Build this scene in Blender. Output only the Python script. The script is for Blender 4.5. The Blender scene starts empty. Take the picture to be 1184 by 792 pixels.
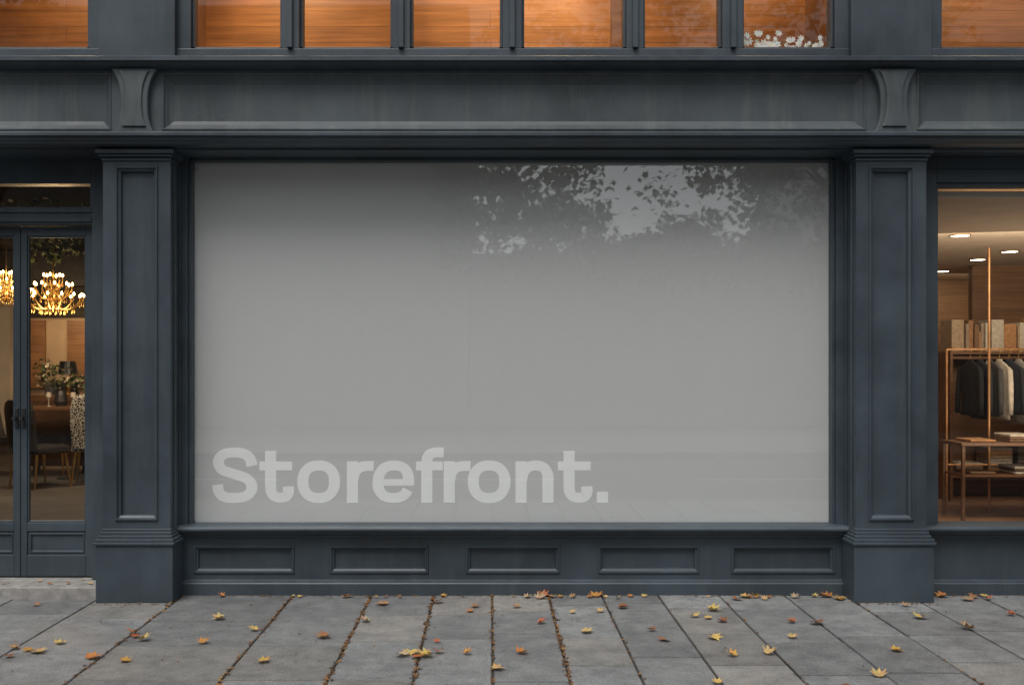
import bpy, math, random
from mathutils import Vector, Matrix
rnd = random.Random(11)
scene = bpy.context.scene
scene.view_settings.view_transform = 'Standard'
scene.view_settings.look = 'None'
scene.view_settings.exposure = 0

# ------------------------------------------------------------------ helpers
def empty(name, parent=None):
    o = bpy.data.objects.new(name, None); scene.collection.objects.link(o)
    o.empty_display_size = 0.2
    if parent: o.parent = parent
    return o

class MB:
    def __init__(s): s.v=[]; s.f=[]; s.c=[]
    def face(s, pts, col=None):
        n=len(s.v); s.v += [tuple(p) for p in pts]; s.f.append(tuple(range(n,n+len(pts)))); s.c.append(col)
    def box(s,x0,x1,y0,y1,z0,z1,col=None):
        n=len(s.v)
        s.v += [(x0,y0,z0),(x1,y0,z0),(x1,y1,z0),(x0,y1,z0),(x0,y0,z1),(x1,y0,z1),(x1,y1,z1),(x0,y1,z1)]
        for q in [(0,3,2,1),(4,5,6,7),(0,1,5,4),(1,2,6,5),(2,3,7,6),(3,0,4,7)]:
            s.f.append(tuple(n+i for i in q)); s.c.append(col)
    def pane(s,x0,x1,y,z0,z1): s.face([(x0,y,z0),(x1,y,z0),(x1,y,z1),(x0,y,z1)])
    def run(s,x0,x1,prof):
        n=len(s.v); k=len(prof)
        for x in (x0,x1): s.v += [(x,p[0],p[1]) for p in prof]
        for i in range(k):
            j=(i+1)%k; s.f.append((n+i,n+j,n+k+j,n+k+i)); s.c.append(None)
        s.f.append(tuple(n+k-1-i for i in range(k))); s.f.append(tuple(n+k+i for i in range(k))); s.c+= [None,None]
    def prism(s,poly,y0,y1):
        n=len(s.v); k=len(poly)
        for y in (y0,y1): s.v += [(p[0],y,p[1]) for p in poly]
        for i in range(k):
            j=(i+1)%k; s.f.append((n+i,n+j,n+k+j,n+k+i)); s.c.append(None)
        s.f.append(tuple(n+k-1-i for i in range(k))); s.f.append(tuple(n+k+i for i in range(k))); s.c+=[None,None]
    def loft(s,rings,cap=True):
        n=len(s.v); k=len(rings[0])
        for r in rings: s.v += [tuple(p) for p in r]
        for a in range(len(rings)-1):
            for i in range(k):
                j=(i+1)%k; s.f.append((n+a*k+i,n+a*k+j,n+(a+1)*k+j,n+(a+1)*k+i)); s.c.append(None)
        if cap:
            s.f.append(tuple(n+i for i in reversed(range(k)))); s.f.append(tuple(n+(len(rings)-1)*k+i for i in range(k))); s.c+=[None,None]
    def panelled(s,x0,x1,z0,z1,y,panels,loops):
        xs=sorted(set([x0,x1]+[p for r in panels for p in r[:2]])); zs=sorted(set([z0,z1]+[p for r in panels for p in r[2:]]))
        for i in range(len(xs)-1):
            for j in range(len(zs)-1):
                cx=(xs[i]+xs[i+1])/2; cz=(zs[j]+zs[j+1])/2
                if any(r[0]<cx<r[1] and r[2]<cz<r[3] for r in panels): continue
                s.face([(xs[i],y,zs[j]),(xs[i+1],y,zs[j]),(xs[i+1],y,zs[j+1]),(xs[i],y,zs[j+1])])
        for r in panels:
            prev=[(r[0],y,r[2]),(r[1],y,r[2]),(r[1],y,r[3]),(r[0],y,r[3])]
            for ins,dy in loops:
                cur=[(r[0]+ins,y+dy,r[2]+ins),(r[1]-ins,y+dy,r[2]+ins),(r[1]-ins,y+dy,r[3]-ins),(r[0]+ins,y+dy,r[3]-ins)]
                for a in range(4):
                    b=(a+1)%4; s.face([prev[a],prev[b],cur[b],cur[a]])
                prev=cur
            s.face(prev)
    def build(s,name,mat,parent=None,bevel=0,smooth=False):
        me=bpy.data.meshes.new(name); me.from_pydata(s.v,[],s.f); me.validate(); me.update()
        if any(c is not None for c in s.c) and len(me.polygons)==len(s.c):
            at=me.color_attributes.new("Col",'FLOAT_COLOR','CORNER')
            for p,c in zip(me.polygons,s.c):
                c=c or (0.5,0.5,0.5)
                for li in p.loop_indices: at.data[li].color=(c[0],c[1],c[2],1)
        o=bpy.data.objects.new(name,me); scene.collection.objects.link(o)
        me.materials.append(mat)
        if parent: o.parent=parent
        if smooth:
            for p in me.polygons: p.use_smooth=True
        if bevel:
            m=o.modifiers.new("b",'BEVEL'); m.width=bevel; m.segments=2; m.limit_method='ANGLE'; m.angle_limit=math.radians(40)
        return o

def tube(name,pts,r,mat,parent,radii=None,res=2,cyclic=False):
    cu=bpy.data.curves.new(name,'CURVE'); cu.dimensions='3D'; cu.bevel_depth=r; cu.bevel_resolution=res; cu.use_fill_caps=True
    sp=cu.splines.new('POLY'); sp.points.add(len(pts)-1); sp.use_cyclic_u=cyclic
    for i,p in enumerate(pts):
        sp.points[i].co=(p[0],p[1],p[2],1); sp.points[i].radius = radii[i] if radii else 1
    o=bpy.data.objects.new(name,cu); scene.collection.objects.link(o); cu.materials.append(mat)
    if parent: o.parent=parent
    return o

# ------------------------------------------------------------------ materials
class NT:
    def __init__(s,name):
        s.m=bpy.data.materials.new(name); s.m.use_nodes=True; s.t=s.m.node_tree; s.t.nodes.clear()
        s.out=s.n('ShaderNodeOutputMaterial')
    def n(s,typ,**kw):
        d=s.t.nodes.new(typ)
        for k,v in kw.items(): setattr(d,k,v)
        return d
    def l(s,a,b): s.t.links.new(a,b)
    def coord(s,scale=(1,1,1)):
        tc=s.n('ShaderNodeTexCoord'); mp=s.n('ShaderNodeMapping'); mp.inputs['Scale'].default_value=scale
        s.l(tc.outputs['Object'],mp.inputs['Vector']); return mp.outputs['Vector']
    def noise(s,vec,scale,detail=4,rough=0.6):
        n=s.n('ShaderNodeTexNoise'); n.inputs['Scale'].default_value=scale; n.inputs['Detail'].default_value=detail; n.inputs['Roughness'].default_value=rough
        s.l(vec,n.inputs['Vector']); return n.outputs['Fac']
    def ramp(s,fac,stops):
        r=s.n('ShaderNodeValToRGB'); e=r.color_ramp.elements
        while len(e)<len(stops): e.new(0.5)
        for i,(p,c) in enumerate(stops):
            e[i].position=p; e[i].color=(c[0],c[1],c[2],1) if len(c)==3 else c
        s.l(fac,r.inputs['Fac']); return r.outputs['Color']
    def mix(s,fac,a,b,mode='MIX'):
        m=s.n('ShaderNodeMix',data_type='RGBA',blend_type=mode)
        for sock,v in ((m.inputs[0],fac),(m.inputs[6],a),(m.inputs[7],b)):
            if hasattr(v,'is_linked'): s.l(v,sock)
            elif isinstance(v,(int,float)): sock.default_value=v
            else: sock.default_value=(v[0],v[1],v[2],1)
        return m.outputs[2]
    def bsdf(s,col,rough=0.5,metal=0,bump=None,bstr=0.2,bdist=0.01,spec=0.5):
        b=s.n('ShaderNodeBsdfPrincipled')
        if hasattr(col,'is_linked'): s.l(col,b.inputs['Base Color'])
        else: b.inputs['Base Color'].default_value=(*col,1)
        if hasattr(rough,'is_linked'): s.l(rough,b.inputs['Roughness'])
        else: b.inputs['Roughness'].default_value=rough
        b.inputs['Metallic'].default_value=metal; b.inputs['Specular IOR Level'].default_value=spec
        if bump is not None:
            bp=s.n('ShaderNodeBump'); bp.inputs['Strength'].default_value=bstr; bp.inputs['Distance'].default_value=bdist
            s.l(bump,bp.inputs['Height']); s.l(bp.outputs['Normal'],b.inputs['Normal'])
        s.l(b.outputs[0],s.out.inputs['Surface']); return b

def simple(name,col,rough=0.5,metal=0,var=0.25,scale=12,spec=0.5):
    t=NT(name); v=t.coord(); n=t.noise(v,scale)
    c=t.ramp(n,[(0.3,[x*(1-var) for x in col]),(0.7,[min(1,x*(1+var)) for x in col])])
    t.bsdf(c,rough,metal,bump=n,bstr=0.1,spec=spec); return t.m

def paint(name,col,streak=0.35,rough=0.42):
    t=NT(name)
    v=t.coord(); vs=t.coord((9,9,0.9))
    big=t.noise(v,1.3,5,0.65); st=t.noise(vs,1.0,6,0.7); fine=t.noise(v,160,2,0.5)
    d=[x*0.66 for x in col]; l=[x*1.34+0.004 for x in col]
    c=t.ramp(big,[(0.3,d),(0.7,l)])
    dust=[col[0]*1.5+0.02,col[1]*1.4+0.02,col[2]*1.3+0.018]
    sf=t.ramp(st,[(0.50,(0,0,0)),(0.78,(streak,)*3)])
    c=t.mix(sf,c,dust)
    sp=t.ramp(t.noise(v,45,3,0.7),[(0.64,(0,0,0)),(0.72,(0.45,)*3)])
    c=t.mix(sp,c,dust)
    chip=t.ramp(t.noise(v,90,2,0.6),[(0.73,(0,0,0)),(0.75,(0.6,)*3)])
    c=t.mix(chip,c,(0.13,0.14,0.14))
    rr=t.ramp(big,[(0.3,(rough-0.08,)*3),(0.7,(rough+0.14,)*3)])
    t.bsdf(c,rr,bump=fine,bstr=0.14,bdist=0.003)
    return t.m

PAINT=(0.037,0.052,0.065)
m_paint=paint("dark_slate_paint",PAINT,streak=0.45)
m_frieze=paint("weathered_slate_paint",(0.060,0.074,0.081),streak=0.9,rough=0.5)
m_black=simple("black_metal",(0.02,0.02,0.02),0.4)
m_brass=simple("aged_brass",(0.55,0.36,0.13),0.3,1.0)
m_copper=simple("copper_tube",(0.50,0.27,0.13),0.35,0.6)

def glass(name,f0=0.05,rough=0.0,tint=(0.93,0.95,0.95),wave=0.03):
    t=NT(name); lw=t.n('ShaderNodeLayerWeight'); lw.inputs['Blend'].default_value=0.5
    pw=t.n('ShaderNodeMath',operation='POWER'); t.l(lw.outputs['Facing'],pw.inputs[0]); pw.inputs[1].default_value=5
    ma=t.n('ShaderNodeMath',operation='MULTIPLY_ADD'); t.l(pw.outputs[0],ma.inputs[0]); ma.inputs[1].default_value=1-f0; ma.inputs[2].default_value=f0
    tr=t.n('ShaderNodeBsdfTransparent'); tr.inputs['Color'].default_value=(*tint,1)
    gl=t.n('ShaderNodeBsdfGlossy'); gl.inputs['Roughness'].default_value=rough; gl.inputs['Color'].default_value=(1,1,1,1)
    bp=t.n('ShaderNodeBump'); bp.inputs['Strength'].default_value=wave; bp.inputs['Distance'].default_value=0.01
    t.l(t.noise(t.coord(),1.6,2,0.4),bp.inputs['Height']); t.l(bp.outputs['Normal'],gl.inputs['Normal'])
    mx=t.n('ShaderNodeMixShader'); t.l(ma.outputs[0],mx.inputs[0]); t.l(tr.outputs[0],mx.inputs[1]); t.l(gl.outputs[0],mx.inputs[2])
    t.l(mx.outputs[0],t.out.inputs['Surface']); return t.m
m_glass=glass("clear_glass",0.05)
m_glass_up=glass("upper_glass",0.04,0.02)
m_glass_big=glass("display_glass",0.14,0.015,wave=0.012)

def emis(name,col,strength):
    t=NT(name); e=t.n('ShaderNodeEmission'); e.inputs[0].default_value=(*col,1); e.inputs[1].default_value=strength
    t.l(e.outputs[0],t.out.inputs['Surface']); return t.m

def wood(name,dark,light,plank=0.14,rough=0.45,length=2.2,con=0.75):
    t=NT(name); tc=t.n('ShaderNodeTexCoord'); sep=t.n('ShaderNodeSeparateXYZ'); t.l(tc.outputs['Object'],sep.inputs[0])
    cmb=t.n('ShaderNodeCombineXYZ')
    t.l(sep.outputs[0],cmb.inputs[0])
    add=t.n('ShaderNodeMath',operation='ADD'); t.l(sep.outputs[1],add.inputs[0]); t.l(sep.outputs[2],add.inputs[1]); t.l(add.outputs[0],cmb.inputs[1])
    br=t.n('ShaderNodeTexBrick'); br.inputs['Scale'].default_value=1; br.inputs['Brick Width'].default_value=length; br.inputs['Row Height'].default_value=plank
    br.inputs['Mortar Size'].default_value=0.002; br.inputs['Color1'].default_value=(*dark,1); br.inputs['Color2'].default_value=(*light,1)
    br.inputs['Mortar'].default_value=(dark[0]*.45,dark[1]*.45,dark[2]*.45,1)
    t.l(cmb.outputs[0],br.inputs['Vector'])
    mp=t.n('ShaderNodeMapping'); mp.inputs['Scale'].default_value=(1.2,26,1); t.l(cmb.outputs[0],mp.inputs['Vector'])
    g=t.noise(mp.outputs[0],1.0,6,0.65)
    c=t.mix(con,br.outputs['Color'],t.ramp(g,[(0.3,(0.45,0.40,0.36)),(0.7,(1.15,1.1,1.05))]),'MULTIPLY')
    blot=t.noise(tc.outputs['Object'],1.1,3,0.5)
    c=t.mix(1.0,c,t.ramp(blot,[(0.35,(0.58,0.52,0.48)),(0.62,(1,1,1))]),'MULTIPLY')
    t.bsdf(c,rough,bump=g,bstr=0.1); return t.m
m_wood=wood("warm_wood_cladding",(0.44,0.22,0.09),(0.47,0.245,0.10),0.13,length=7,con=0.85)
m_wback=wood("oak_back_wall",(0.26,0.15,0.08),(0.32,0.19,0.10),0.2)
m_wfloor=wood("oak_floor",(0.34,0.20,0.11),(0.44,0.27,0.15),0.12)
m_wshelf=wood("walnut_shelf",(0.20,0.105,0.05),(0.28,0.15,0.075),0.3)
m_plaster=simple("cream_plaster",(0.55,0.47,0.38),0.8,var=0.08,scale=4)
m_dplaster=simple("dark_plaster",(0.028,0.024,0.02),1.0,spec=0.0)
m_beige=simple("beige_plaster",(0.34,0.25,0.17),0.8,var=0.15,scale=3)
m_tile=simple("dark_floor",(0.11,0.10,0.09),0.35,scale=5)

def vcol(name,rough=0.7,transl=0.0,nscale=60,var=0.35,bstr=0.3):
    t=NT(name); a=t.n('ShaderNodeAttribute',attribute_name="Col")
    n=t.noise(t.coord(),nscale,4,0.7)
    c=t.mix(1.0,a.outputs['Color'],t.ramp(n,[(0.3,(1-var,)*3),(0.7,(1+var*.5,)*3)]),'MULTIPLY')
    b=t.bsdf(c,rough,bump=n,bstr=bstr,bdist=0.004,spec=0.3)
    if transl:
        tr=t.n('ShaderNodeBsdfTranslucent'); t.l(c,tr.inputs['Color'])
        mx=t.n('ShaderNodeMixShader'); mx.inputs[0].default_value=transl
        t.l(b.outputs[0],mx.inputs[1]); t.l(tr.outputs[0],mx.inputs[2]); t.l(mx.outputs[0],t.out.inputs['Surface'])
    return t.m
m_leaf=vcol("autumn_leaf",0.55,0.15,nscale=50)
m_foliage=vcol("tree_foliage",0.6,0,nscale=8)
m_goods=vcol("shelf_goods",0.7,nscale=25)

def slab_mat():
    t=NT("sandstone_slabs"); a=t.n('ShaderNodeAttribute',attribute_name="Col"); v=t.coord()
    big=t.noise(v,1.1,6,0.7); mid=t.noise(v,7,6,0.75); fine=t.noise(v,110,3,0.7)
    c=t.mix(1.0,a.outputs['Color'],t.ramp(big,[(0.3,(0.76,0.76,0.76)),(0.72,(1.18,1.18,1.17))]),'MULTIPLY')
    c=t.mix(1.0,c,t.ramp(mid,[(0.28,(0.58,0.58,0.59)),(0.62,(1.08,1.08,1.07))]),'MULTIPLY')
    c=t.mix(1.0,c,t.ramp(fine,[(0.3,(0.55,0.55,0.55)),(0.7,(1.38,1.38,1.38))]),'MULTIPLY')
    spots=t.ramp(t.noise(v,20,4,0.6),[(0.60,(0,0,0)),(0.68,(0.6,)*3)])
    c=t.mix(spots,c,(0.10,0.095,0.09))
    pale=t.ramp(t.noise(v,33,3,0.6),[(0.66,(0,0,0)),(0.72,(0.4,)*3)])
    c=t.mix(pale,c,(0.34,0.34,0.33))
    rr=t.ramp(big,[(0.3,(0.42,)*3),(0.7,(0.75,)*3)])
    ht=t.mix(0.5,mid,fine)
    t.bsdf(c,rr,bump=ht,bstr=0.6,bdist=0.006,spec=0.4); return t.m
m_slab=slab_mat()
m_joint=simple("joint_dirt",(0.055,0.042,0.03),0.95,var=0.5,scale=40)
m_stone=simple("step_stone",(0.26,0.25,0.235),0.8,var=0.3,scale=14)
m_fpave=simple("far_paving_stone",(0.125,0.125,0.12),0.9,var=0.3,scale=6)
m_asphalt=simple("asphalt",(0.07,0.07,0.072),0.95,var=0.3,scale=60,spec=0.2)
m_paintline=simple("road_paint",(0.5,0.5,0.48),0.7)
m_ground=simple("ground_soil",(0.12,0.12,0.10),0.95,scale=1)

# ------------------------------------------------------------------ camera, light
cam=bpy.data.cameras.new("camera"); co=bpy.data.objects.new("camera",cam); scene.collection.objects.link(co)
co.location=(0,-7,1.559); co.rotation_euler=(math.radians(90),0,0)
cam.lens=36.18; cam.sensor_width=36; cam.shift_x=25/1184; cam.shift_y=26/1184; cam.clip_end=2000
scene.camera=co
EL=60; ROT=200
w=bpy.data.worlds.new("World"); scene.world=w; w.use_nodes=True; wt=w.node_tree
bg=wt.nodes['Background']; sky=wt.nodes.new('ShaderNodeTexSky'); sky.sky_type='NISHITA'; sky.sun_disc=False
sky.sun_elevation=math.radians(EL); sky.sun_rotation=math.radians(ROT); sky.dust_density=3; sky.air_density=1
hs=wt.nodes.new('ShaderNodeHueSaturation'); hs.inputs['Saturation'].default_value=0.18
wt.links.new(sky.outputs[0],hs.inputs['Color']); wt.links.new(hs.outputs[0],bg.inputs['Color']); bg.inputs['Strength'].default_value=0.15
sl=bpy.data.lights.new("sun",'SUN'); sl.energy=1.9; sl.angle=math.radians(30); sl.color=(1,0.965,0.92)
so=bpy.data.objects.new("sun",sl); scene.collection.objects.link(so)
dv=Vector((math.sin(math.radians(ROT))*math.cos(math.radians(EL)),math.cos(math.radians(ROT))*math.cos(math.radians(EL)),math.sin(math.radians(EL))))
so.rotation_euler=dv.to_track_quat('Z','Y').to_euler()

def area(name,loc,sx,sy,energy,col,target,parent=None):
    l=bpy.data.lights.new(name,'AREA'); l.shape='RECTANGLE'; l.size=sx; l.size_y=sy; l.energy=energy; l.color=col
    o=bpy.data.objects.new(name,l); scene.collection.objects.link(o); o.location=loc
    o.rotation_euler=(Vector(target)-Vector(loc)).to_track_quat('-Z','Y').to_euler()
    if parent: o.parent=parent
    return o
WARM=(1,0.68,0.36)

# ------------------------------------------------------------------ building
B=empty("shop_building")
L,R=-8.2,8.2
piers=[(-2.56,-2.114),(2.417,2.88),(5.9,6.35),(-6.4,-5.95)]
sh=MB()
sh.box(L-0.2,L,0.3,9.7,0,6.3); sh.box(R,R+0.2,0.3,9.7,0,6.3); sh.box(L,R,9.5,9.7,0,6.3); sh.box(L-0.2,R+0.2,0.3,9.7,6.3,6.45)
sh.box(L,R,0.32,9.5,3.08,3.55)
sh.build("shell_walls",m_beige,B)
sh=MB(); sh.box(-2.66,-2.5,0.22,9.5,0.06,3.08); sh.box(2.86,3.0,0.16,9.5,0.06,3.08); sh.box(-2.5,2.86,0.16,0.2,0.0,3.08)
sh.build("partition_walls",m_beige,B)
pm=MB(); pf=MB()
for i,(a,b) in enumerate(piers):
    pc=[(a+0.08,b-0.08,0.53,2.873)]
    pm.panelled(a,b,0.48,2.93,-0.2,pc,[(0.006,-0.012),(0.014,-0.012),(0.020,0.004),(0.034,0.014),(0.038,0.036)])
    pm.face([(b,-0.2,0.48),(b,0.3,0.48),(b,0.3,2.93),(b,-0.2,2.93)]); pm.face([(a,0.3,0.48),(a,-0.2,0.48),(a,-0.2,2.93),(a,0.3,2.93)])
    e=0.030
    pf.box(a-e,b+e,-0.25,0.25,0,0.378)
    pf.box(a-e-0.012,b+e+0.012,-0.264,0.25,0.378,0.398)
    pf.box(a-e-0.004,b+e+0.004,-0.255,0.25,0.398,0.418)
    pf.box(a-e+0.010,b+e-0.010,-0.238,0.25,0.418,0.440)
    pf.box(a-0.012,b+0.012,-0.222,0.25,0.440,0.462)
    pf.box(a-0.006,b+0.006,-0.208,0.25,0.462,0.480)
    pf.box(a-0.008,b+0.008,-0.212,0.25,2.905,2.922)
    pf.box(a-0.020,b+0.020,-0.228,0.25,2.93,2.948)
    pf.box(a-0.034,b+0.034,-0.246,0.25,2.948,2.975)
pm.build("pier_shafts",m_paint,B); pf.build("pier_bases_and_capitals",m_paint,B,bevel=0.004)
sb=MB()
for (a,b) in piers[:2]:
    for x,s in ((b,1),(a,-1)):
        x0,x1=(x,x+0.012) if s>0 else (x-0.012,x)
        sb.box(x0,x1,-0.14,-0.12,0.48,2.905); sb.box(x0,x1,-0.03,-0.012,0.48,2.905)
sb.build("pier_side_beads",m_paint,B,bevel=0.003)

fr=MB()
for (x0,x1) in ((-2.114,-2.062),(2.355,2.417)):
    fr.box(x0,x1,0.0,0.16,0.45,2.985)
for (x0,x1) in ((-2.062,-2.040),(2.333,2.355)):
    fr.box(x0,x1,0.03,0.16,0.47,2.96)
fr.box(-2.062,2.355,0.0,0.16,2.972,2.99); fr.box(-2.040,2.333,0.03,0.16,2.950,2.972)
fr.build("display_window_frame",m_paint,B,bevel=0.004)
si=MB()
sillprof=[(0.15,0.476),(-0.062,0.475),(-0.078,0.468),(-0.088,0.458),(-0.088,0.446),(-0.076,0.438),(-0.066,0.434),(-0.058,0.424),(-0.045,0.412),(-0.03,0.404),(-0.022,0.392),(0.15,0.392)]
si.run(-2.118,2.421,sillprof)
si.run(2.876,5.904,sillprof); si.run(6.346,R,sillprof); si.run(L,-6.396,sillprof); si.run(-5.954,-3.93,sillprof)
si.build("window_sills",m_paint,B)
rz=MB()
pans=[(-2.02,-1.33,0.141,0.335),(-1.094,-0.418,0.141,0.335),(-0.17,0.476,0.141,0.335),(0.729,1.424,0.141,0.335),(1.635,2.345,0.141,0.335)]
rz.panelled(-2.12,2.43,0.0,0.393,0.0,pans,[(0.006,-0.010),(0.014,-0.010),(0.020,0.004),(0.030,0.010),(0.036,0.030)])
for x0,x1 in ((2.87,5.91),(6.34,R),(L,-6.39),(-5.96,-3.93)):
    rz.panelled(x0,x1,0,0.393,0.0,[],[])
rz.build("stall_riser",m_paint,B)
sk=MB(); skp=[(0.05,0.0),(-0.034,0.0),(-0.034,0.078),(-0.026,0.086),(-0.024,0.096),(-0.012,0.104),(0.05,0.108)]
skp=skp[::-1]
for x0,x1 in ((-2.09,2.39),(2.90,5.88),(6.37,R),(L,-6.42),(-5.93,-3.93)): sk.run(x0,x1,skp)
sk.build("skirting",m_paint,B)

en=MB()
en.box(L,R,-0.20,0.30,2.975,3.03)
en.run(L,R,[(0.3,3.03),(0.3,3.085),(-0.22,3.085),(-0.335,3.070),(-0.342,3.062),(-0.342,3.044),(-0.318,3.036),(-0.318,3.022),(-0.30,3.012),(-0.285,3.000),(-0.25,2.992),(-0.206,2.990),(-0.206,3.03)])
en.build("lower_cornice",m_paint,B)
fz=MB()
cs_=sorted([(a+b)/2 for a,b in piers])
cuts=[L]
for c in cs_: cuts+= [c-0.15,c+0.15]
cuts+=[R]
panels=[(cuts[i]+0.015,cuts[i+1]-0.015,3.105,3.488) for i in range(0,len(cuts)-1,2)]
fz.panelled(L,R,3.08,3.53,-0.2,panels,[(0.006,-0.006),(0.013,-0.006),(0.022,0.008),(0.045,0.028),(0.07,0.036)])
fz.build("frieze",m_frieze,B)
br=MB(); br2=MB()
for a,b in piers:
    c=(a+b)/2; n=18
    def outl(w0,w1,z0,z1):
        Lp=[];Rp=[]
        for k in range(n+1):
            t=k/n; z=z0+(z1-z0)*t
            ww=w1+(w0-w1)*(abs(2*t-0.9)/1.1)**2.6
            Lp.append((c-ww,z)); Rp.append((c+ww,z))
        return Rp+Lp[::-1]
    br.prism(outl(0.152,0.088,3.085,3.503),-0.250,-0.19)
    br2.prism(outl(0.100,0.052,3.12,3.485),-0.262,-0.248)
br.build("frieze_brackets",m_frieze,B,bevel=0.008); br2.build("bracket_fillets",m_frieze,B,bevel=0.006)
up=MB()
up.run(L,R,[(0.3,3.515),(0.3,3.59),(-0.10,3.59),(-0.295,3.572),(-0.305,3.566),(-0.305,3.540),(-0.285,3.532),(-0.27,3.522),(-0.255,3.514),(-0.235,3.506),(-0.20,3.502),(-0.19,3.515)])
up.build("upper_cornice",m_paint,B)

panes=[(-8.0,-7.3),(-7.2,-6.6),(-5.75,-5.1),(-5.0,-4.35),(-4.24,-3.6),(-3.48,-2.71),(-2.02,-1.406),(-1.288,-0.659),(-0.541,0.082),(0.212,0.918),(1.03,1.565),(1.70,2.324),(3.04,3.75),(3.87,4.5),(4.62,5.25),(5.37,5.8),(6.5,7.1),(7.25,8.0)]
ZB,ZT=3.706,4.95
uw=MB(); gu=MB()
x=L
bars=[]
for i,(a,b) in enumerate(panes):
    bars.append((x,a)); x=b
bars.append((x,R))
for a,b in bars:
    wide=b-a>0.4
    uw.box(a-0.0,b+0.0,-0.075 if not wide else -0.06,0.12,ZB-0.02,ZT+0.02)
    if wide:
        uw.box(a+0.09,b-0.09,-0.12,-0.06,3.59,ZT+0.3)
    else:
        c=(a+b)/2; uw.box(c-0.018,c+0.018,-0.105,-0.075,ZB-0.02,ZT)
uw.box(L,R,-0.077,0.12,3.59,ZB-0.02); uw.box(L,R,-0.077,0.3,ZT+0.02,6.0)
uw.box(L-0.1,R+0.1,-0.3,0.3,6.0,6.1); uw.box(L-0.15,R+0.15,-0.4,0.3,6.1,6.25)
for a,b in panes:
    t=0.018
    uw.box(a,a+t,-0.03,0.05,ZB,ZT); uw.box(b-t,b,-0.03,0.05,ZB,ZT); uw.box(a+t,b-t,-0.03,0.05,ZB-0.02,ZB+0.004); uw.box(a+t,b-t,-0.03,0.05,ZT-t,ZT)
    gu.pane(a+0.001,b-0.001,0.01,ZB-0.01,ZT-0.001)
uw.build("upper_window_frames",m_paint,B,bevel=0.004)
gu.build("upper_window_glass",m_glass_up,B)
ur=MB(); ur.box(L,R,1.5,1.56,3.56,5.5)
ur.build("upper_room_wood_wall",m_wood,B)
ur=MB(); ur.box(L,R,0.13,1.5,5.2,5.25); ur.build("upper_room_ceiling",m_wood,B)
ur=MB(); ur.box(L,R,0.32,1.5,3.551,3.57); ur.build("upper_room_floor",m_wfloor,B)
ur=MB()
for x in (-2.4,2.65,6.1,-6.2): ur.box(x-0.05,x+0.05,0.13,1.5,3.57,5.2)
for x,wd in ((-0.70,0.04),(1.03,0.04)): ur.box(x-wd,x+wd,1.40,1.49,3.57,5.2)
ur.build("upper_room_partitions",m_wshelf,B)
for x,e in ((-7.2,14),(-3.3,17),(-1.7,18),(-0.25,10),(0.6,19),(2.1,11),(4.0,14),(7.1,14)):
    area("upper_room_light",(x,0.75,5.1),0.5,0.2,e,(1,0.64,0.32),(x,1.45,3.9),B)

def leaf_outline(r=1.0):
    lobes=[(90,1.0),(72,0.55),(48,0.92),(30,0.50),(8,0.80),(-18,0.42),(-50,0.48),(-90,0.22)]
    pts=[(math.cos(math.radians(a))*d*r,math.sin(math.radians(a))*d*r) for a,d in lobes]
    pts+= [(-p[0],p[1]) for p in reversed(pts[1:-1])]
    return pts
def add_leaf(mb,loc,size,rotz,tilt,col,curl=0.25,fold=0.2,mat=None):
    o=leaf_outline(); M=mat or (Matrix.Rotation(rotz,3,'Z')@Matrix.Rotation(tilt,3,'X'))
    def tr(x,y):
        r=math.hypot(x,y); z=curl*r*r+fold*abs(x)*0.6
        return M@Vector((x*size,y*size,z*size))+Vector(loc)
    n=len(mb.v); mb.v.append(tuple(tr(0,0)))
    for p in o: mb.v.append(tuple(tr(*p)))
    k=len(o)
    for i in range(k):
        mb.f.append((n,n+1+i,n+1+(i+1)%k)); mb.c.append(tuple(c*rnd.uniform(0.85,1.15) for c in col))
    a=tr(-0.02,-0.2); b=tr(0.02,-0.2); c=tr(0.05,-0.75)
    mb.face([a,b,c],(0.12,0.05,0.02))
gl=MB()
for i in range(38):
    x=rnd.uniform(1.73,2.30); z=3.74+abs(rnd.gauss(0,0.05))
    add_leaf(gl,(x,0.06+rnd.uniform(0,0.05),z),rnd.uniform(0.026,0.045),0,0,(0.85,0.80,0.72),curl=0,fold=0,mat=Matrix.Rotation(rnd.uniform(0,6.3),3,'Y')@Matrix.Rotation(math.radians(90),3,'X'))
gl.build("white_leaf_garland",m_goods)

# display poster and glass
poster_e=empty("window_poster")
def poster_mat(name,g,tex=0.06):
    t=NT(name); v=t.coord(); n=t.noise(v,260,2,0.5)
    c=t.ramp(n,[(0.25,(g*(1-tex)*1.01,g*(1-tex),g*(1-tex)*.985)),(0.75,(g*(1+tex)*1.01,g*(1+tex),g*(1+tex)*.985))])
    t.bsdf(c,0.75,spec=0.2); return t.m
pb=MB(); pb.box(-2.05,2.345,0.10,0.12,0.44,2.97); pb.build("poster_sheet",poster_mat("poster_print",0.60,0.12),poster_e)
m_letters=poster_mat("lettering_vinyl",0.93,0.02)
S=1/167.6
def smooth(pts,n=6):
    out=[]
    for i in range(len(pts)-1):
        p0=pts[max(i-1,0)];p1=pts[i];p2=pts[i+1];p3=pts[min(i+2,len(pts)-1)]
        for k in range(n):
            t=k/n
            out.append(tuple(0.5*((2*p1[a])+(-p0[a]+p2[a])*t+(2*p0[a]-5*p1[a]+4*p2[a]-p3[a])*t*t+(-p0[a]+3*p1[a]-3*p2[a]+p3[a])*t**3) for a in (0,1)))
    out.append(pts[-1]); return out
lt=MB(); lay=[0]
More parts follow.
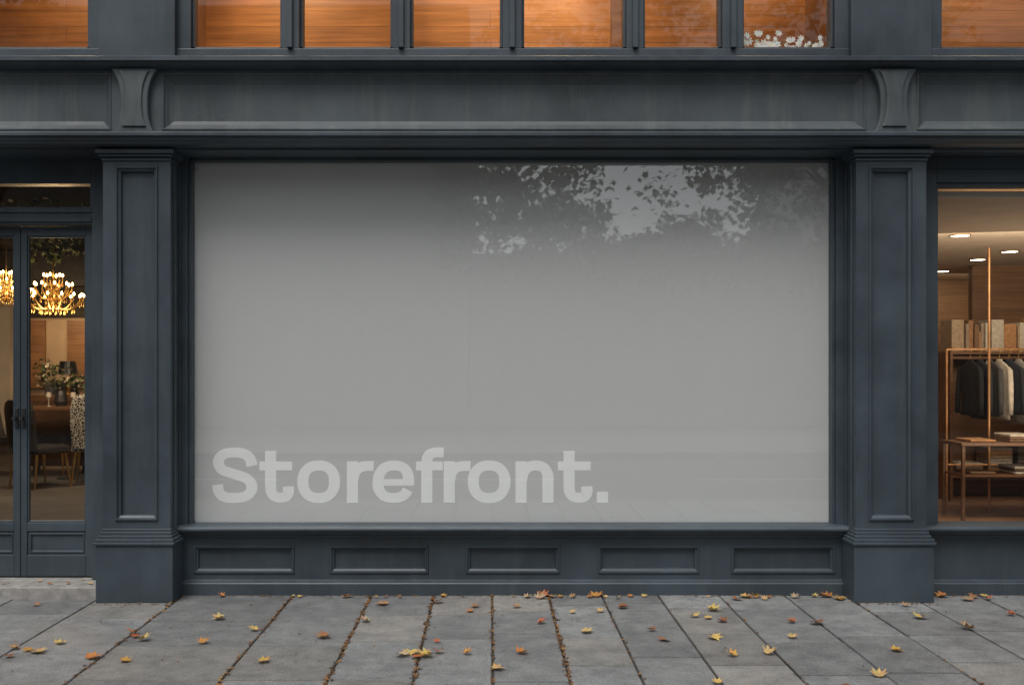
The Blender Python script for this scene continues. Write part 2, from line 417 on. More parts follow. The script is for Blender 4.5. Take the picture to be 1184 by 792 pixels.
def stroke(pts,wd,ox,sm=True,closed=False):
    """one stroke of a letter; letter design units are 1/167.6 m, sheet origin at x=-3.383"""
    if sm and not closed: pts=smooth(pts)
    lay[0]+=1; y=0.0990-0.0002*(lay[0]%4)
    k=len(pts); A=[];Bp=[]
    for i,p in enumerate(pts):
        if closed: q0=pts[i-1]; q1=pts[(i+1)%k]
        else: q0=pts[max(i-1,0)]; q1=pts[min(i+1,k-1)]
        dx,dz=q1[0]-q0[0],q1[1]-q0[1]; d=math.hypot(dx,dz) or 1
        ww=wd*(1-0.10*abs(dx)/d)/2
        nx,nz=-dz/d*ww,dx/d*ww
        f=lambda a,b:(-3.383+(ox+a)*S,y,0.610+b*S)
        A.append(f(p[0]+nx,p[1]+nz)); Bp.append(f(p[0]-nx,p[1]-nz))
    rng=range(k if closed else k-1)
    for i in rng:
        j=(i+1)%k; lt.face([A[i],A[j],Bp[j],Bp[i]])
W=13
def ring(cx,cz,rx,rz,ox,e=2.3,n=48):
    pts=[]
    for i in range(n):
        a=2*math.pi*i/n; c,s=math.cos(a),math.sin(a)
        pts.append((cx+rx*math.copysign(abs(c)**(2/e),c),cz+rz*math.copysign(abs(s)**(2/e),s)))
    stroke(pts,W,ox,closed=True)
def gS(ox): stroke([(45.5,42.5),(43,51),(36,56.5),(25.5,58),(14,56.5),(7.5,51),(7,44),(12,37.5),(25,33),(38,28.5),(44.5,22),(44.5,14),(38,7.5),(25.5,5.5),(13,7),(7,13),(5.5,21)],W,ox)
def gt(ox): 
    stroke([(13,60),(13,40),(13,20),(14,12),(18,7.2),(25,6),(31,7.5),(33.5,12),(33.5,19)],W,ox); stroke([(0,42.5),(38,42.5)],11.5,ox,sm=False)
def go(ox): ring(24.5,24.3,18.3,18.8,ox)
def gr(ox): stroke([(6.5,0),(6.5,48)],W,ox,sm=False); stroke([(6.5,22),(8.5,33),(14,40),(22,42.3),(31,42.3)],W,ox)
def ge(ox): stroke([(40.5,15),(36,8.5),(24.5,5.5),(13,8),(7,16),(6.2,24),(8,33),(14,40.5),(24.5,43),(35,40.5),(40.5,33),(41.5,21)],W,ox); stroke([(7,23.5),(47.5,23.5)],8.5,ox,sm=False)
def gf(ox): stroke([(12.5,0),(12.5,30),(12.5,47),(15,55),(22,58),(32,58)],W,ox); stroke([(0,42.5),(31,42.5)],11.5,ox,sm=False)
def gn(ox): stroke([(6.5,0),(6.5,48)],W,ox,sm=False); stroke([(6.5,24),(9.5,35),(16,41.5),(24,43),(32.5,40.5),(37,33),(37.5,24),(37.5,0)],W,ox)
gS(246);gt(300);go(344);gr(401);ge(431);gf(481);gr(513);go(541);gn(596);gt(645); stroke([(0,6.5),(13,6.5)],14,690,sm=False)
lt.build("lettering_storefront",m_letters,poster_e)
gp=MB(); gp.pane(-2.045,2.338,0.06,0.474,2.955); gp.build("display_glass_pane",m_glass_big,B)

# ------------------------------------------------------------------ entrance door bay (left)
DB=MB()
DB.box(-2.75,-2.555,0.10,0.22,0.08,2.975)
DB.box(-3.93,-3.80,0.10,0.22,0.08,2.975)
DB.box(-3.80,-2.75,0.11,0.24,2.527,2.650)
DB.box(-3.80,-2.75,0.095,0.11,2.545,2.575); DB.box(-3.80,-2.75,0.095,0.11,2.61,2.635)
DB.box(-3.80,-2.75,0.12,0.24,2.812,2.975)
DB.box(-2.77,-2.75,0.12,0.22,2.65,2.812)
DB.box(-5.95,-3.93,0.05,0.2,2.77,2.975); DB.box(-5.95,-5.88,0.05,0.15,0.47,2.77); DB.box(-4.0,-3.93,0.05,0.15,0.47,2.77)
DB.box(L,-6.4,0.05,0.2,2.77,2.975)
DB.build("door_surround",m_paint,B,bevel=0.004)
def leaf(x0,x1,handle_right,nm):
    d=empty(nm,B); m=MB(); y=0.18
    st=0.045
    if handle_right: gx0,gx1=x0+0.068,x1-0.043
    else: gx0,gx1=x0+0.043,x1-0.068
    m.box(x0,gx0,y,y+st,0.085,2.524); m.box(gx1,x1,y,y+st,0.085,2.524)
    m.box(gx0,gx1,y,y+st,2.458,2.524); m.box(gx0,gx1,y,y+st,0.40,0.461); m.box(gx0,gx1,y,y+st,0.085,0.235)
    for a,b,c,e in ((gx0,gx0+0.012,0.461,2.458),(gx1-0.012,gx1,0.461,2.458),(gx0+0.012,gx1-0.012,0.461,0.473),(gx0+0.012,gx1-0.012,2.446,2.458)):
        m.box(a,b,y+0.008,y+0.035,c,e)
    m.build("door_frame",m_paint,d,bevel=0.004)
    p=MB(); p.panelled(gx0,gx1,0.235,0.40,y+0.012,[(gx0+0.01,gx1-0.01,0.245,0.39)],[(0.006,-0.006),(0.012,-0.006),(0.02,0.008)]); p.build("door_panel",m_paint,d)
    g=MB(); g.pane(gx0+0.002,gx1-0.002,y+0.018,0.463,2.456); g.build("door_glass",m_glass,d)
    hx=x1-0.022 if handle_right else x0+0.022
    h=MB(); h.box(hx-0.012,hx+0.012,y-0.008,y,1.12,1.26); h.build("handle_plate",m_black,d,bevel=0.003)
    tube("door_knob",[(hx,y-0.008,1.19),(hx,y-0.03,1.19),(hx,y-0.032,1.19),(hx,y-0.055,1.19)],0.016,m_black,d,radii=[0.5,0.5,1.1,0.9])
leaf(-3.276,-2.755,False,"door_leaf_a"); leaf(-3.795,-3.280,True,"door_leaf_b")
tg=MB(); tg.pane(-3.80,-2.77,0.17,2.65,2.812); tg.pane(-5.88,-4.0,0.10,0.47,2.77); tg.pane(L,-6.4,0.10,0.47,2.77); tg.build("transom_glass",m_glass,B)
stp=MB(); stp.box(-3.93,-2.592,-0.13,0.32,-0.03,0.076); stp.build("stone_step",m_stone,B,bevel=0.008)

RW=MB()
for (pa,pb_) in ((2.88,5.90),(6.35,R)):
    RW.box(pa,pa+0.155,0.0,0.10,0.47,2.975); RW.box(pb_-0.10,pb_,0.0,0.10,0.47,2.975)
    RW.box(pa+0.155,pb_-0.10,0.0,0.10,2.80,2.975); RW.box(pa+0.155,pa+0.175,0.02,0.10,0.474,2.80); RW.box(pa+0.175,pb_-0.10,0.02,0.10,2.772,2.80)
    RW.box(pa+0.03,pa+0.045,-0.012,0.0,0.47,2.97); RW.box(pa+0.045,pb_,-0.012,0.0,2.87,2.885)
RW.build("shop_window_frame",m_paint,B,bevel=0.004)
rg=MB(); rg.pane(3.05,5.80,0.05,0.474,2.80); rg.pane(6.50,R,0.05,0.474,2.80); rg.build("shop_window_glass",m_glass,B)

# ------------------------------------------------------------------ clothes shop interior (right)
ri=MB(); ri.box(3.0,R,0.12,9.5,2.72,2.76); ri.build("shop_ceiling",m_plaster,B)
ri=MB(); ri.box(3.0,R,0.12,9.5,0.08,0.12); ri.build("shop_floor",m_wfloor,B)
ri=MB(); ri.box(3.0,R,7.2,7.3,0.12,2.72); ri.box(3.0,3.06,0.2,7.2,0.12,2.72); ri.build("shop_back_wall",m_wback,B)
ri=MB(); ri.box(5.62,R,5.0,5.1,0.12,2.719); ri.build("timber_partition",m_wback,B)
lamp=emis("downlight_lens",(1,0.86,0.66),18)
for (x,y) in ((5.30,3.5),(5.35,4.3),(5.58,5.7),(4.2,2.2),(6.6,3.5),(4.3,4.3)):
    e=empty("ceiling_downlight")
    tube("rim",[(x+0.085*math.cos(a*math.pi/12),y+0.085*math.sin(a*math.pi/12),2.715) for a in range(24)],0.008,m_brass,e,cyclic=True)
    d=MB(); d.loft([[(x+0.08*math.cos(a*math.pi/12),y+0.08*math.sin(a*math.pi/12),zz) for a in range(24)] for zz in (2.712,2.718)]); d.build("lens",lamp,e)
area("shop_light",(5.0,1.8,2.66),2.6,1.2,76,(1,0.78,0.54),(5.4,3.5,1.2),B)
area("shop_light_back",(5.8,5.9,2.6),2.5,0.8,26,(1,0.72,0.44),(5.8,6.9,1.0),B)
area("shop_fill_up",(5.0,1.6,0.9),1.2,0.8,16,(1,0.78,0.56),(5.2,2.6,2.7),B)  # added fill without a fixture, aimed up to brighten the shop ceiling
SU=empty("shelving_unit")
s=MB(); sx0,sx1=4.88,7.6; sy0,sy1=3.85,4.22
for z in (1.70,0.40,0.14): s.box(sx0,sx1,sy0,sy1,z-0.03,z)
s.box(sx0-0.03,sx0,sy0,sy1,0.12,1.70); s.box(5.9,5.93,sy0,sy1,0.12,1.67)
s.box(sx0,sx1,sy1,sy1+0.02,0.12,1.70); s.box(sx0,sx1,sy0+0.05,sy1,1.62,1.655)
s.build("shelf_boards",m_wshelf,SU,bevel=0.004)
gd=MB(); x=sx0+0.02
cols=[(0.40,0.30,0.2),(0.55,0.50,0.42),(0.12,0.08,0.06),(0.3,0.16,0.08),(0.50,0.45,0.38),(0.16,0.15,0.14),(0.42,0.22,0.1),(0.30,0.24,0.18),(0.20,0.12,0.07),(0.14,0.08,0.05),(0.10,0.07,0.05)]
while x<sx1-0.1:
    wd=rnd.choice([0.02,0.03,0.04,0.05,0.07,0.13]); h=rnd.uniform(0.20,0.40)
    y0=sy0+rnd.uniform(0.02,0.08); gd.box(x,x+wd,y0,sy1-0.02,1.701,1.70+h,rnd.choice(cols)); x+=wd+0.004
    if rnd.random()<0.08: x+=0.05
x=sx0+0.05
while x<sx1-0.3:
    wd=rnd.uniform(0.22,0.3)
    z=0.40
    for k in range(rnd.randint(3,8)):
        h=rnd.uniform(0.025,0.045); gd.box(x,x+wd,sy0+0.03,sy1-0.05,z+0.001,z+h,rnd.choice(cols)); z+=h+0.002
    x+=wd+0.06
gd.build("books_and_fabrics",m_goods,SU,bevel=0.003)
RK=empty("clothes_rack")
tube("upright",[(4.87,3.05,0.12),(4.87,3.05,2.70)],0.013,m_copper,RK)
for x in (4.62,6.1,7.2): tube("upright",[(x,3.42,0.12),(x,3.42,1.72)],0.012,m_copper,RK)
tube("rail",[(4.62,3.42,1.715),(7.2,3.42,1.715)],0.013,m_copper,RK)
tube("rail",[(4.62,3.42,0.55),(7.2,3.42,0.55)],0.011,m_copper,RK)
fabs=[simple("navy_wool",(0.018,0.022,0.032),0.9),simple("charcoal_wool",(0.05,0.05,0.054),0.9),simple("grey_flannel",(0.26,0.25,0.24),0.9),simple("cream_wool",(0.52,0.48,0.42),0.9),simple("black_wool",(0.010,0.010,0.012),0.9),simple("tan_wool",(0.26,0.17,0.10),0.9)]
def jacket(x,y,z,rot,mat,hl=0.62,lin=False):
    """hanging jacket, local x = shoulder line; sloped shoulders, front seam, sleeves"""
    e=empty("hanging_jacket"); m=MB()
    lv=[(0.005,.035,.014),(-.02,.060,.018),(-.045,.12,.020),(-.085,.185,.023),(-.13,.195,.026),(-.24,.185,.027),(-.36,.172,.027),(-hl+0.05,.190,.030),(-hl,.195,.028)]
    n=24; rings=[]
    for (dz,hw,ht) in lv:
        r=[]
        for i in range(n):
            a=2*math.pi*i/n; wob=1+0.12*math.sin(a*3+x*7)*(min(1,abs(dz)*2.5) if dz<-.12 else 0)
            r.append((hw*math.cos(a),ht*math.sin(a)*wob,dz))
        rings.append(r)
    m.loft(rings)
    for sgn in (-1,1):
        r2=[]
        for dz,cx,rad in ((-.075,.165,.016),(-.11,.198,.028),(-.25,.218,.030),(-.42,.230,.028),(-.55,.232,.026)):
            r2.append([(sgn*(cx)+rad*math.cos(2*math.pi*i/10),rad*0.9*math.sin(2*math.pi*i/10)-0.03*abs(dz),dz) for i in range(10)])
        m.loft(r2)
    m.build("garment",mat,e,smooth=True)
    p=MB(); p.face([(-.003,-.036,-.20),(.003,-.036,-.20),(.003,-.036,-hl+.01),(-.003,-.036,-hl+.01)])
    p.build("front_seam",m_black,e)
    if lin:
        p=MB(); p.face([(-.028,-.024,-.012),(.028,-.024,-.012),(0.006,-.034,-.19),(-0.006,-.034,-.19)]); p.build("shirt_front",fabs[3],e)
    tube("hanger_hook",[(0,0,-0.01),(0,0,0.05),(0.02,0,0.07),(0.02,0,0.10),(0.0,0,0.115),(-0.014,0,0.10)],0.004,m_brass,e)
    e.location=(x,y,z); e.rotation_euler=(0,0,rot)
x=4.86
order=[4,0,1,3,0,2,4,3,1,2,3,4,0,5,3,2,0,1,3,0,4,2,1,5]
for i,k in enumerate(order):
    jacket(x,3.42,1.615,math.radians(-84+rnd.uniform(-7,7)),fabs[k],0.58+rnd.uniform(-.05,.09),i%5==2)
    x+=0.098
def display_table(x0,x1,y0,y1,zt,shelves):
    DT=empty("display_table"); s=MB()
    s.box(x0,x1,y0,y1,zt-0.03,zt)
    for z in shelves: s.box(x0+0.03,x1-0.03,y0+0.03,y1-0.03,z,z+0.02)
    xs=[x0+0.01,x1-0.045]+[x0+k*0.8 for k in range(1,int((x1-x0)/0.8)+1) if x0+k*0.8<x1-0.2]
    for a in xs:
        for b in (y0+0.01,y1-0.04): s.box(a,a+0.03,b,b+0.03,0.12,zt-0.03)
    s.build("table_frame",m_wshelf,DT,bevel=0.004)
    gd=MB()
    for zz in [zt]+[q+0.02 for q in shelves]:
        x=x0+0.12
        while x<x1-0.3:
            z=zz+0.002
            for k in range(rnd.randint(1,3)): gd.box(x,x+0.24,y0+0.08,y0+0.4,z,z+0.022,rnd.choice(cols)); z+=0.024
            x+=rnd.uniform(0.30,0.42)
    gd.build("folded_clothes",m_goods,DT,bevel=0.008)
display_table(4.35,6.6,2.5,2.95,0.84,(0.52,))
display_table(4.95,6.4,1.6,2.1,0.58,(0.3,))

# ------------------------------------------------------------------ restaurant interior (left)
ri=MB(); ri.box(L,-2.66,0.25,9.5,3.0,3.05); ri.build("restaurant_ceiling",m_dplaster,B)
ri=MB(); ri.box(L,-2.66,0.25,9.5,0.06,0.10); ri.build("restaurant_floor",m_tile,B)
ri=MB(); ri.box(L,-2.66,9.0,9.1,0.1,3.0); ri.build("restaurant_back_wall",m_beige,B)
ri=MB(); ri.box(-6.78,-6.63,7.2,7.35,0.1,3.0); ri.box(-7.9,-7.6,6.0,6.2,0.1,3.0); ri.build("white_columns",m_plaster,B)
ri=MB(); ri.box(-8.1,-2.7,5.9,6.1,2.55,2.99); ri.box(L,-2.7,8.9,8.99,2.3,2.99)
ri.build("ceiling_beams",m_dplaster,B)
ri=MB()
for x in (-7.2,-6.25): 
    ri.box(x-0.3,x+0.3,8.93,8.99,1.2,2.25)
ri.build("back_wall_panels",m_wshelf,B)
CH=empty("chandelier"); gold=m_brass
bulb=emis("candle_bulb",(1,0.60,0.22),36)
bm_=MB()
tube("stem",[(0,0,0.58),(0,0,-0.12)],0.010,gold,CH,radii=[1,1])
tube("hub",[(0,0,0.1),(0,0,0.05),(0,0,0.0),(0,0,-0.06),(0,0,-0.1)],0.03,gold,CH,radii=[0.4,1,1.4,1,0.3])
for tier,(nr,R0,zz) in enumerate(((14,0.29,-0.02),(9,0.18,0.09),(6,0.09,0.18))):
    for i in range(nr):
        a=2*math.pi*i/nr+tier*0.3; c,s_=math.cos(a),math.sin(a)
        pts=[]
        for k in range(9):
            t=k/8; rr=R0*t; z=zz-0.07*math.sin(t*math.pi)*1.2+0.02*t
            pts.append((c*rr,s_*rr,z))
        tube("arm",pts,0.007,gold,CH)
        ex,ey,ez=pts[-1]
        tube("candle",[(ex,ey,ez),(ex,ey,ez+0.04)],0.008,gold,CH)
        bm_.loft([[(ex+r*math.cos(2*math.pi*j/8),ey+r*math.sin(2*math.pi*j/8),ez+0.04+z) for j in range(8)] for r,z in ((0.006,0),(0.012,0.010),(0.009,0.022),(0.001,0.035))])
        for q in range(3):
            t=0.4+0.3*q; px,py_=c*R0*t,s_*R0*t; pz=zz-0.085*math.sin(t*math.pi)
            d=0.035
            tube("drop",[(px,py_,pz),(px,py_,pz-d),(px,py_,pz-d-0.012)],0.008,gold,CH,radii=[0.2,1,0.2],res=1)
bm_.build("bulbs",bulb,CH)
CH.location=(-4.46,3.5,2.22)
pl=bpy.data.lights.new("chandelier_glow",'POINT'); pl.energy=32; pl.color=WARM; pl.shadow_soft_size=0.2
po=bpy.data.objects.new("chandelier_glow",pl); scene.collection.objects.link(po); po.location=(-4.46,3.4,2.02); po.parent=B
area("restaurant_light",(-5.8,7.8,2.5),2.0,0.6,40,WARM,(-5.6,8.9,1.4),B)
area("restaurant_light_b",(-5.0,4.8,2.5),1.4,0.8,50,(1,0.76,0.5),(-5.2,6.0,0),B)
CH2=empty("chandelier")
for ch in list(CH.children):
    o=ch.copy(); scene.collection.objects.link(o); o.parent=CH2
CH2.location=(-5.74,5.2,2.40)
def foliage_ball(name,centres,n,size,cols_,parent=None,mat=m_foliage):
    m=MB()
    for (cx,cy,cz,rx,ry,rz) in centres:
        for i in range(n):
            while True:
                p=Vector((rnd.uniform(-1,1),rnd.uniform(-1,1),rnd.uniform(-1,1)))
                if p.length<1: break
            loc=Vector((cx+p.x*rx,cy+p.y*ry,cz+p.z*rz)); s_=size*rnd.uniform(0.6,1.3)
            M=Matrix.Rotation(rnd.uniform(0,6.28),3,'Z')@Matrix.Rotation(rnd.uniform(-1.3,1.3),3,'X')@Matrix.Rotation(rnd.uniform(-1,1),3,'Y')
            pts=[M@Vector(q)*s_+loc for q in ((0,-1,0),(0.5,-0.1,0.1),(0.28,0.6,0.05),(0,1,0),(-0.28,0.6,0.05),(-0.5,-0.1,0.1))]
            c=rnd.choice(cols_); k=rnd.uniform(0.7,1.3); m.face(pts,tuple(v*k for v in c))
    return m.build(name,mat,parent)
GR=[(0.05,0.07,0.025),(0.035,0.055,0.02),(0.08,0.09,0.03)]
foliage_ball("hanging_greenery",[(-4.55,3.5,2.80,0.30,0.3,0.10),(-4.25,3.5,2.76,0.2,0.3,0.10),(-4.75,3.5,2.68,0.12,0.2,0.14),(-4.5,3.6,2.68,0.10,0.15,0.10),(-4.9,3.2,2.86,0.4,0.3,0.08),(-3.9,1.9,2.94,0.5,0.25,0.05)],70,0.030,GR)
def table(x,y,zt,w_,d_):
    e=empty("dining_table"); m=MB(); m.box(-w_/2,w_/2,-d_/2,d_/2,zt-0.04,zt); m.build("top",m_wshelf,e,bevel=0.006)
    m=MB(); m.loft([[(r*math.cos(2*math.pi*i/16),r*math.sin(2*math.pi*i/16),z) for i in range(16)] for r,z in ((0.25,0),(0.22,0.02),(0.04,0.05),(0.03,zt-0.08),(0.12,zt-0.04))]); m.build("pedestal",m_black,e)
    gd=MB()
    for k in range(5):
        gx=-w_/2+0.12+k*(w_-0.24)/4
        gd.loft([[(gx+r*math.cos(2*math.pi*i/10),-0.1+r*math.sin(2*math.pi*i/10),zt+z) for i in range(10)] for r,z in ((0.03,0.001),(0.005,0.01),(0.005,0.08),(0.035,0.12),(0.03,0.18))],cap=False)
    gd.build("glasses",simple("glassware",(0.5,0.45,0.38),0.15),e)
    e.location=(x,y,0.10)
def chair(x,y,rot,mat,h=1.05,seat=0.5):
    e=empty("dining_chair"); m=MB()
    m.loft([[(sx*0.25*(1 if z<seat else .97),sy*0.24,z) for sx,sy in ((-.8,-1),(.8,-1),(1,-.8),(1,.8),(.8,1),(-.8,1),(-1,.8),(-1,-.8))] for z in (seat-0.09,seat-0.02,seat)]); m.build("seat",mat,e,bevel=0.01)
    m=MB(); n=9; rings=[]
    for z,wd in ((seat-0.05,0.23),(seat+0.2,0.25),(seat+0.42,0.25),(h-0.04,0.22),(h,0.15)):
        lean=0.20+0.12*(z-seat)
        fr_=[(wd*math.sin(-1.1+2.2*k/8)/math.sin(1.1), lean+0.06-0.10*(1-math.cos(-1.1+2.2*k/8)),z) for k in range(n)]
        bk=[(p[0],p[1]+0.05,z) for p in reversed(fr_)]
        rings.append(fr_+bk)
    m.loft(rings); m.build("backrest",mat,e,smooth=False,bevel=0.006)
    for sx in (-1,1):
        for sy in (-1,1): tube("leg",[(sx*0.2,sy*0.19,seat-0.08),(sx*0.24,sy*0.25,0)],0.018,m_brass,e,radii=[1.2,0.6])
    e.location=(x,y,0.10); e.rotation_euler=(0,0,rot)
m_blackf=simple("black_leather",(0.02,0.018,0.018),0.4)
t=NT("patterned_fabric"); vo=t.n('ShaderNodeTexVoronoi',feature='DISTANCE_TO_EDGE'); vo.inputs['Scale'].default_value=30; t.l(t.coord(),vo.inputs['Vector'])
t.bsdf(t.ramp(vo.outputs['Distance'],[(0.06,(0.50,0.48,0.44)),(0.12,(0.02,0.02,0.02))]),0.8); m_pat=t.m
table(-5.35,6.3,0.93,1.5,0.8); table(-6.9,5.2,0.93,1.1,0.8)
chair(-4.88,5.7,math.radians(195),m_pat,1.1,0.5); chair(-5.38,5.3,math.radians(150),m_blackf); chair(-5.4,7.1,0,m_pat,1.25); chair(-5.95,7.0,0,m_blackf,1.25); chair(-6.5,5.0,math.radians(120),m_blackf); chair(-6.5,7.0,0.3,m_blackf); chair(-5.0,7.0,0.2,m_pat,1.25)
PP=empty("flower_arrangement"); m=MB()
m.loft([[(r*math.cos(2*math.pi*i/16),r*math.sin(2*math.pi*i/16),z) for i in range(16)] for r,z in ((0.06,0),(0.09,0.06),(0.07,0.15),(0.05,0.2),(0.06,0.22))]); m.build("vase",m_black,PP)
foliage_ball("flowers",[(0,0,0.38,0.26,0.2,0.17),(-0.2,0,0.42,0.15,0.15,0.2),(0.2,0,0.3,0.15,0.15,0.12)],110,0.035,GR+[(0.5,0.42,0.3),(0.14,0.15,0.05)],PP)
PP.location=(-5.55,6.3,1.03)
BL=empty("table_lamp"); m=MB()
m.loft([[(r*math.cos(2*math.pi*i/20),r*math.sin(2*math.pi*i/20),z) for i in range(20)] for r,z in ((0.08,0),(0.03,0.03),(0.05,0.12),(0.015,0.2),(0.012,0.3))]); m.build("stand",m_brass,BL)
m=MB(); m.loft([[(r*math.cos(2*math.pi*i/20),r*math.sin(2*math.pi*i/20),z) for i in range(20)] for r,z in ((0.14,0.28),(0.10,0.46))]); m.build("shade",m_blackf,BL)
BL.location=(-5.83,7.2,1.15)
SB=empty("sideboard"); m=MB(); m.box(-6.4,-5.5,7.4-0.35,7.5,0.18,1.15); m.build("cabinet",m_wshelf,SB,bevel=0.008)
m=MB()
for x in (-6.36,-5.58): 
    for y in (7.07,7.42): m.box(x,x+0.04,y,y+0.04,0.10,0.18)
m.build("feet",m_black,SB)
m=MB()
for k in range(3): m.box(-6.38+k*0.295,-6.11+k*0.295,7.035,7.05,0.22,1.10)
m.build("doors",m_wshelf,SB,bevel=0.004)

# ------------------------------------------------------------------ pavement, road, ground
g=MB(); g.face([(-600,-600,-0.16),(600,-600,-0.16),(600,600,-0.16),(-600,600,-0.16)]); g.build("ground",m_ground)
g=MB(); g.face([(-200,-11.2,-0.13),(200,-11.2,-0.13),(200,-4.9,-0.13),(-200,-4.9,-0.13)]); g.build("road",m_asphalt)
g=MB()
for k in range(-20,21): g.face([(k*4-1,-8.1,-0.126),(k*4+1,-8.1,-0.126),(k*4+1,-8.0,-0.126),(k*4-1,-8.0,-0.126)])
g.build("road_markings",m_paintline)
g=MB()
for x in range(-30,30):
    g.box(x,x+0.99,-4.9,-4.75,-0.15,0.0); g.box(x,x+0.99,-11.35,-11.2,-0.15,0.0)
g.build("kerb",m_fpave,bevel=0.012)
g=MB(); g.box(-60,60,-4.745,0.3,-0.14,-0.012); g.build("pavement_bed",m_joint)
g=MB(); g.box(-60,60,-17,-11.355,-0.14,-0.002); g.build("far_pavement",m_fpave)
cols_x=[-2.62,-2.08,-1.335,-0.806,-0.382,0.012,0.394,0.753,1.135,1.547,1.99,2.40,2.83,3.3,3.75]
x=3.75
while x<14: x+=rnd.choice([0.38,0.42,0.5,0.62]); cols_x.append(x)
x=-2.62; lft=[]
while x>-14: x-=rnd.choice([0.42,0.56,0.62,0.7]); lft.append(x)
cols_x=sorted(lft)+cols_x
pv=MB(); gap=0.004; ch=0.005
for i in range(len(cols_x)-1):
    x0,x1=cols_x[i]+gap,cols_x[i+1]-gap
    y=0.28; first=True
    while y>-4.73:
        ln=rnd.choice([0.55,0.62,0.7,0.78,0.9])*(1 if not first else rnd.uniform(0.9,1.4)); first=False
        y1=max(y-ln,-4.74)
        if y1<-4.5: y1=-4.74
        a,b=y1+gap,y-gap
        dz=rnd.uniform(-0.0018,0.0018); tx=rnd.uniform(-0.0012,0.0012)
        v=rnd.uniform(0.80,1.20); base=(0.204*v,0.207*v,0.209*v) if rnd.random()<0.8 else (0.217*v,0.210*v,0.199*v)
        n=len(pv.v)
        def pt(x,y_,z): return (x,y_,z+dz+(x-x0)*tx)
        j=lambda: rnd.uniform(-0.002,0.002)
        pv.v += [pt(x0+j(),a+j(),-0.02),pt(x1+j(),a+j(),-0.02),pt(x1+j(),b+j(),-0.02),pt(x0+j(),b+j(),-0.02)]
        pv.v += [pt(x0+j(),a+j(),-ch),pt(x1+j(),a+j(),-ch),pt(x1+j(),b+j(),-ch),pt(x0+j(),b+j(),-ch)]
        pv.v += [pt(x0+ch,a+ch,0),pt(x1-ch,a+ch,0),pt(x1-ch,b-ch,0),pt(x0+ch,b-ch,0)]
        dk=tuple(c*0.6 for c in base)
        for lo in (0,4):
            for q in range(4):
                r=(q+1)%4; pv.f.append((n+lo+q,n+lo+r,n+lo+4+r,n+lo+4+q)); pv.c.append(dk)
        pv.f.append((n+8,n+9,n+10,n+11)); pv.c.append(base)
        y=y1
        if y<=-4.73: break
pv.build("pavement",m_slab)

# ------------------------------------------------------------------ fallen leaves
LC=[(0.54,0.32,0.08),(0.56,0.38,0.15),(0.50,0.20,0.06),(0.44,0.13,0.05),(0.34,0.15,0.06),(0.48,0.34,0.20),(0.26,0.10,0.045),(0.60,0.42,0.13),(0.40,0.24,0.12),(0.52,0.26,0.07)]
spots=[(-1.65,-.69),(-.69,-.30),(-.35,-.25),(-.09,-.37),(.17,-.40),(.36,-.08),(.42,-.10),(.33,-.14),(.71,-.08),(.84,-.40),(.94,-.96),(1.40,-.47),(1.26,-.63),(1.27,-1.13),(1.70,-.09),(1.63,-.18),(1.83,-.78),(1.96,-.8),(2.27,-.09),(2.33,-.15),(1.72,-1.13),(2.65,-.67),(3.23,-.12),(3.30,-.16),(3.16,-.2),(2.82,-.94),(3.05,-.08),(2.68,-.36),(1.50,-1.46),(1.30,-1.5),(.99,-1.18),(.16,-1.45),(.03,-1.74),(-.13,-1.46),(-.37,-1.46),(-.43,-1.43),(-.33,-1.50),(-.40,-1.52),(-.48,-1.49),(-.28,-1.42),(-.94,-1.11),(-1.38,-.96),(-1.61,-1.24),(-1.97,-1.18),(-2.07,-1.02),(-1.93,-1.59),(-2.51,-1.38),(-2.46,-1.42),(-2.41,-1.26),(-2.12,-1.54),(-2.57,-1.51),(1.94,-1.86),(1.11,-1.97),(3.25,-.6),(-2.95,-.33),(-2.6,-1.35),(-2.02,-1.1),(.55,-1.0),(-.75,-.75),(2.2,-1.4),(-1.2,-1.6),(0.3,-.8)]
lf=MB()
rl=random.Random(77)
for (x,y) in spots:
    add_leaf(lf,(x,y,0.010),rl.uniform(0.042,0.072),rl.uniform(0,6.28),rl.uniform(-0.2,0.2),rl.choice(LC),curl=rl.uniform(-0.05,0.5),fold=rl.uniform(0.1,0.8))
for i in range(40):
    add_leaf(lf,(rnd.choice([-1.0,0.36,1.7,2.3,3.2,-0.6,1.1])+rnd.gauss(0,0.3),-0.07-abs(rnd.gauss(0,0.04)),0.009),rnd.uniform(0.02,0.045),rnd.uniform(0,6.28),rnd.uniform(-0.4,0.4),rl.choice(LC),curl=rnd.uniform(0,0.6),fold=0.5)
for i in range(160):
    x,y=rnd.uniform(-9,9),rnd.uniform(-4.6,-0.1)
    if -3.4<x<3.7 and y>-2.1 and rnd.random()<0.7: continue
    add_leaf(lf,(x,y,0.009),rnd.uniform(0.03,0.06),rnd.uniform(0,6.28),rnd.uniform(-0.3,0.3),rl.choice(LC),curl=rnd.uniform(-0.1,0.5),fold=rnd.uniform(0.1,0.6))
for i in range(8):
    add_leaf(lf,(rnd.uniform(-3.4,-2.7),rnd.uniform(-0.1,0.1),0.084),rnd.uniform(0.015,0.03),rnd.uniform(0,6.28),0.1,rl.choice(LC))
lf.build("fallen_leaves",m_leaf)
lit=MB()
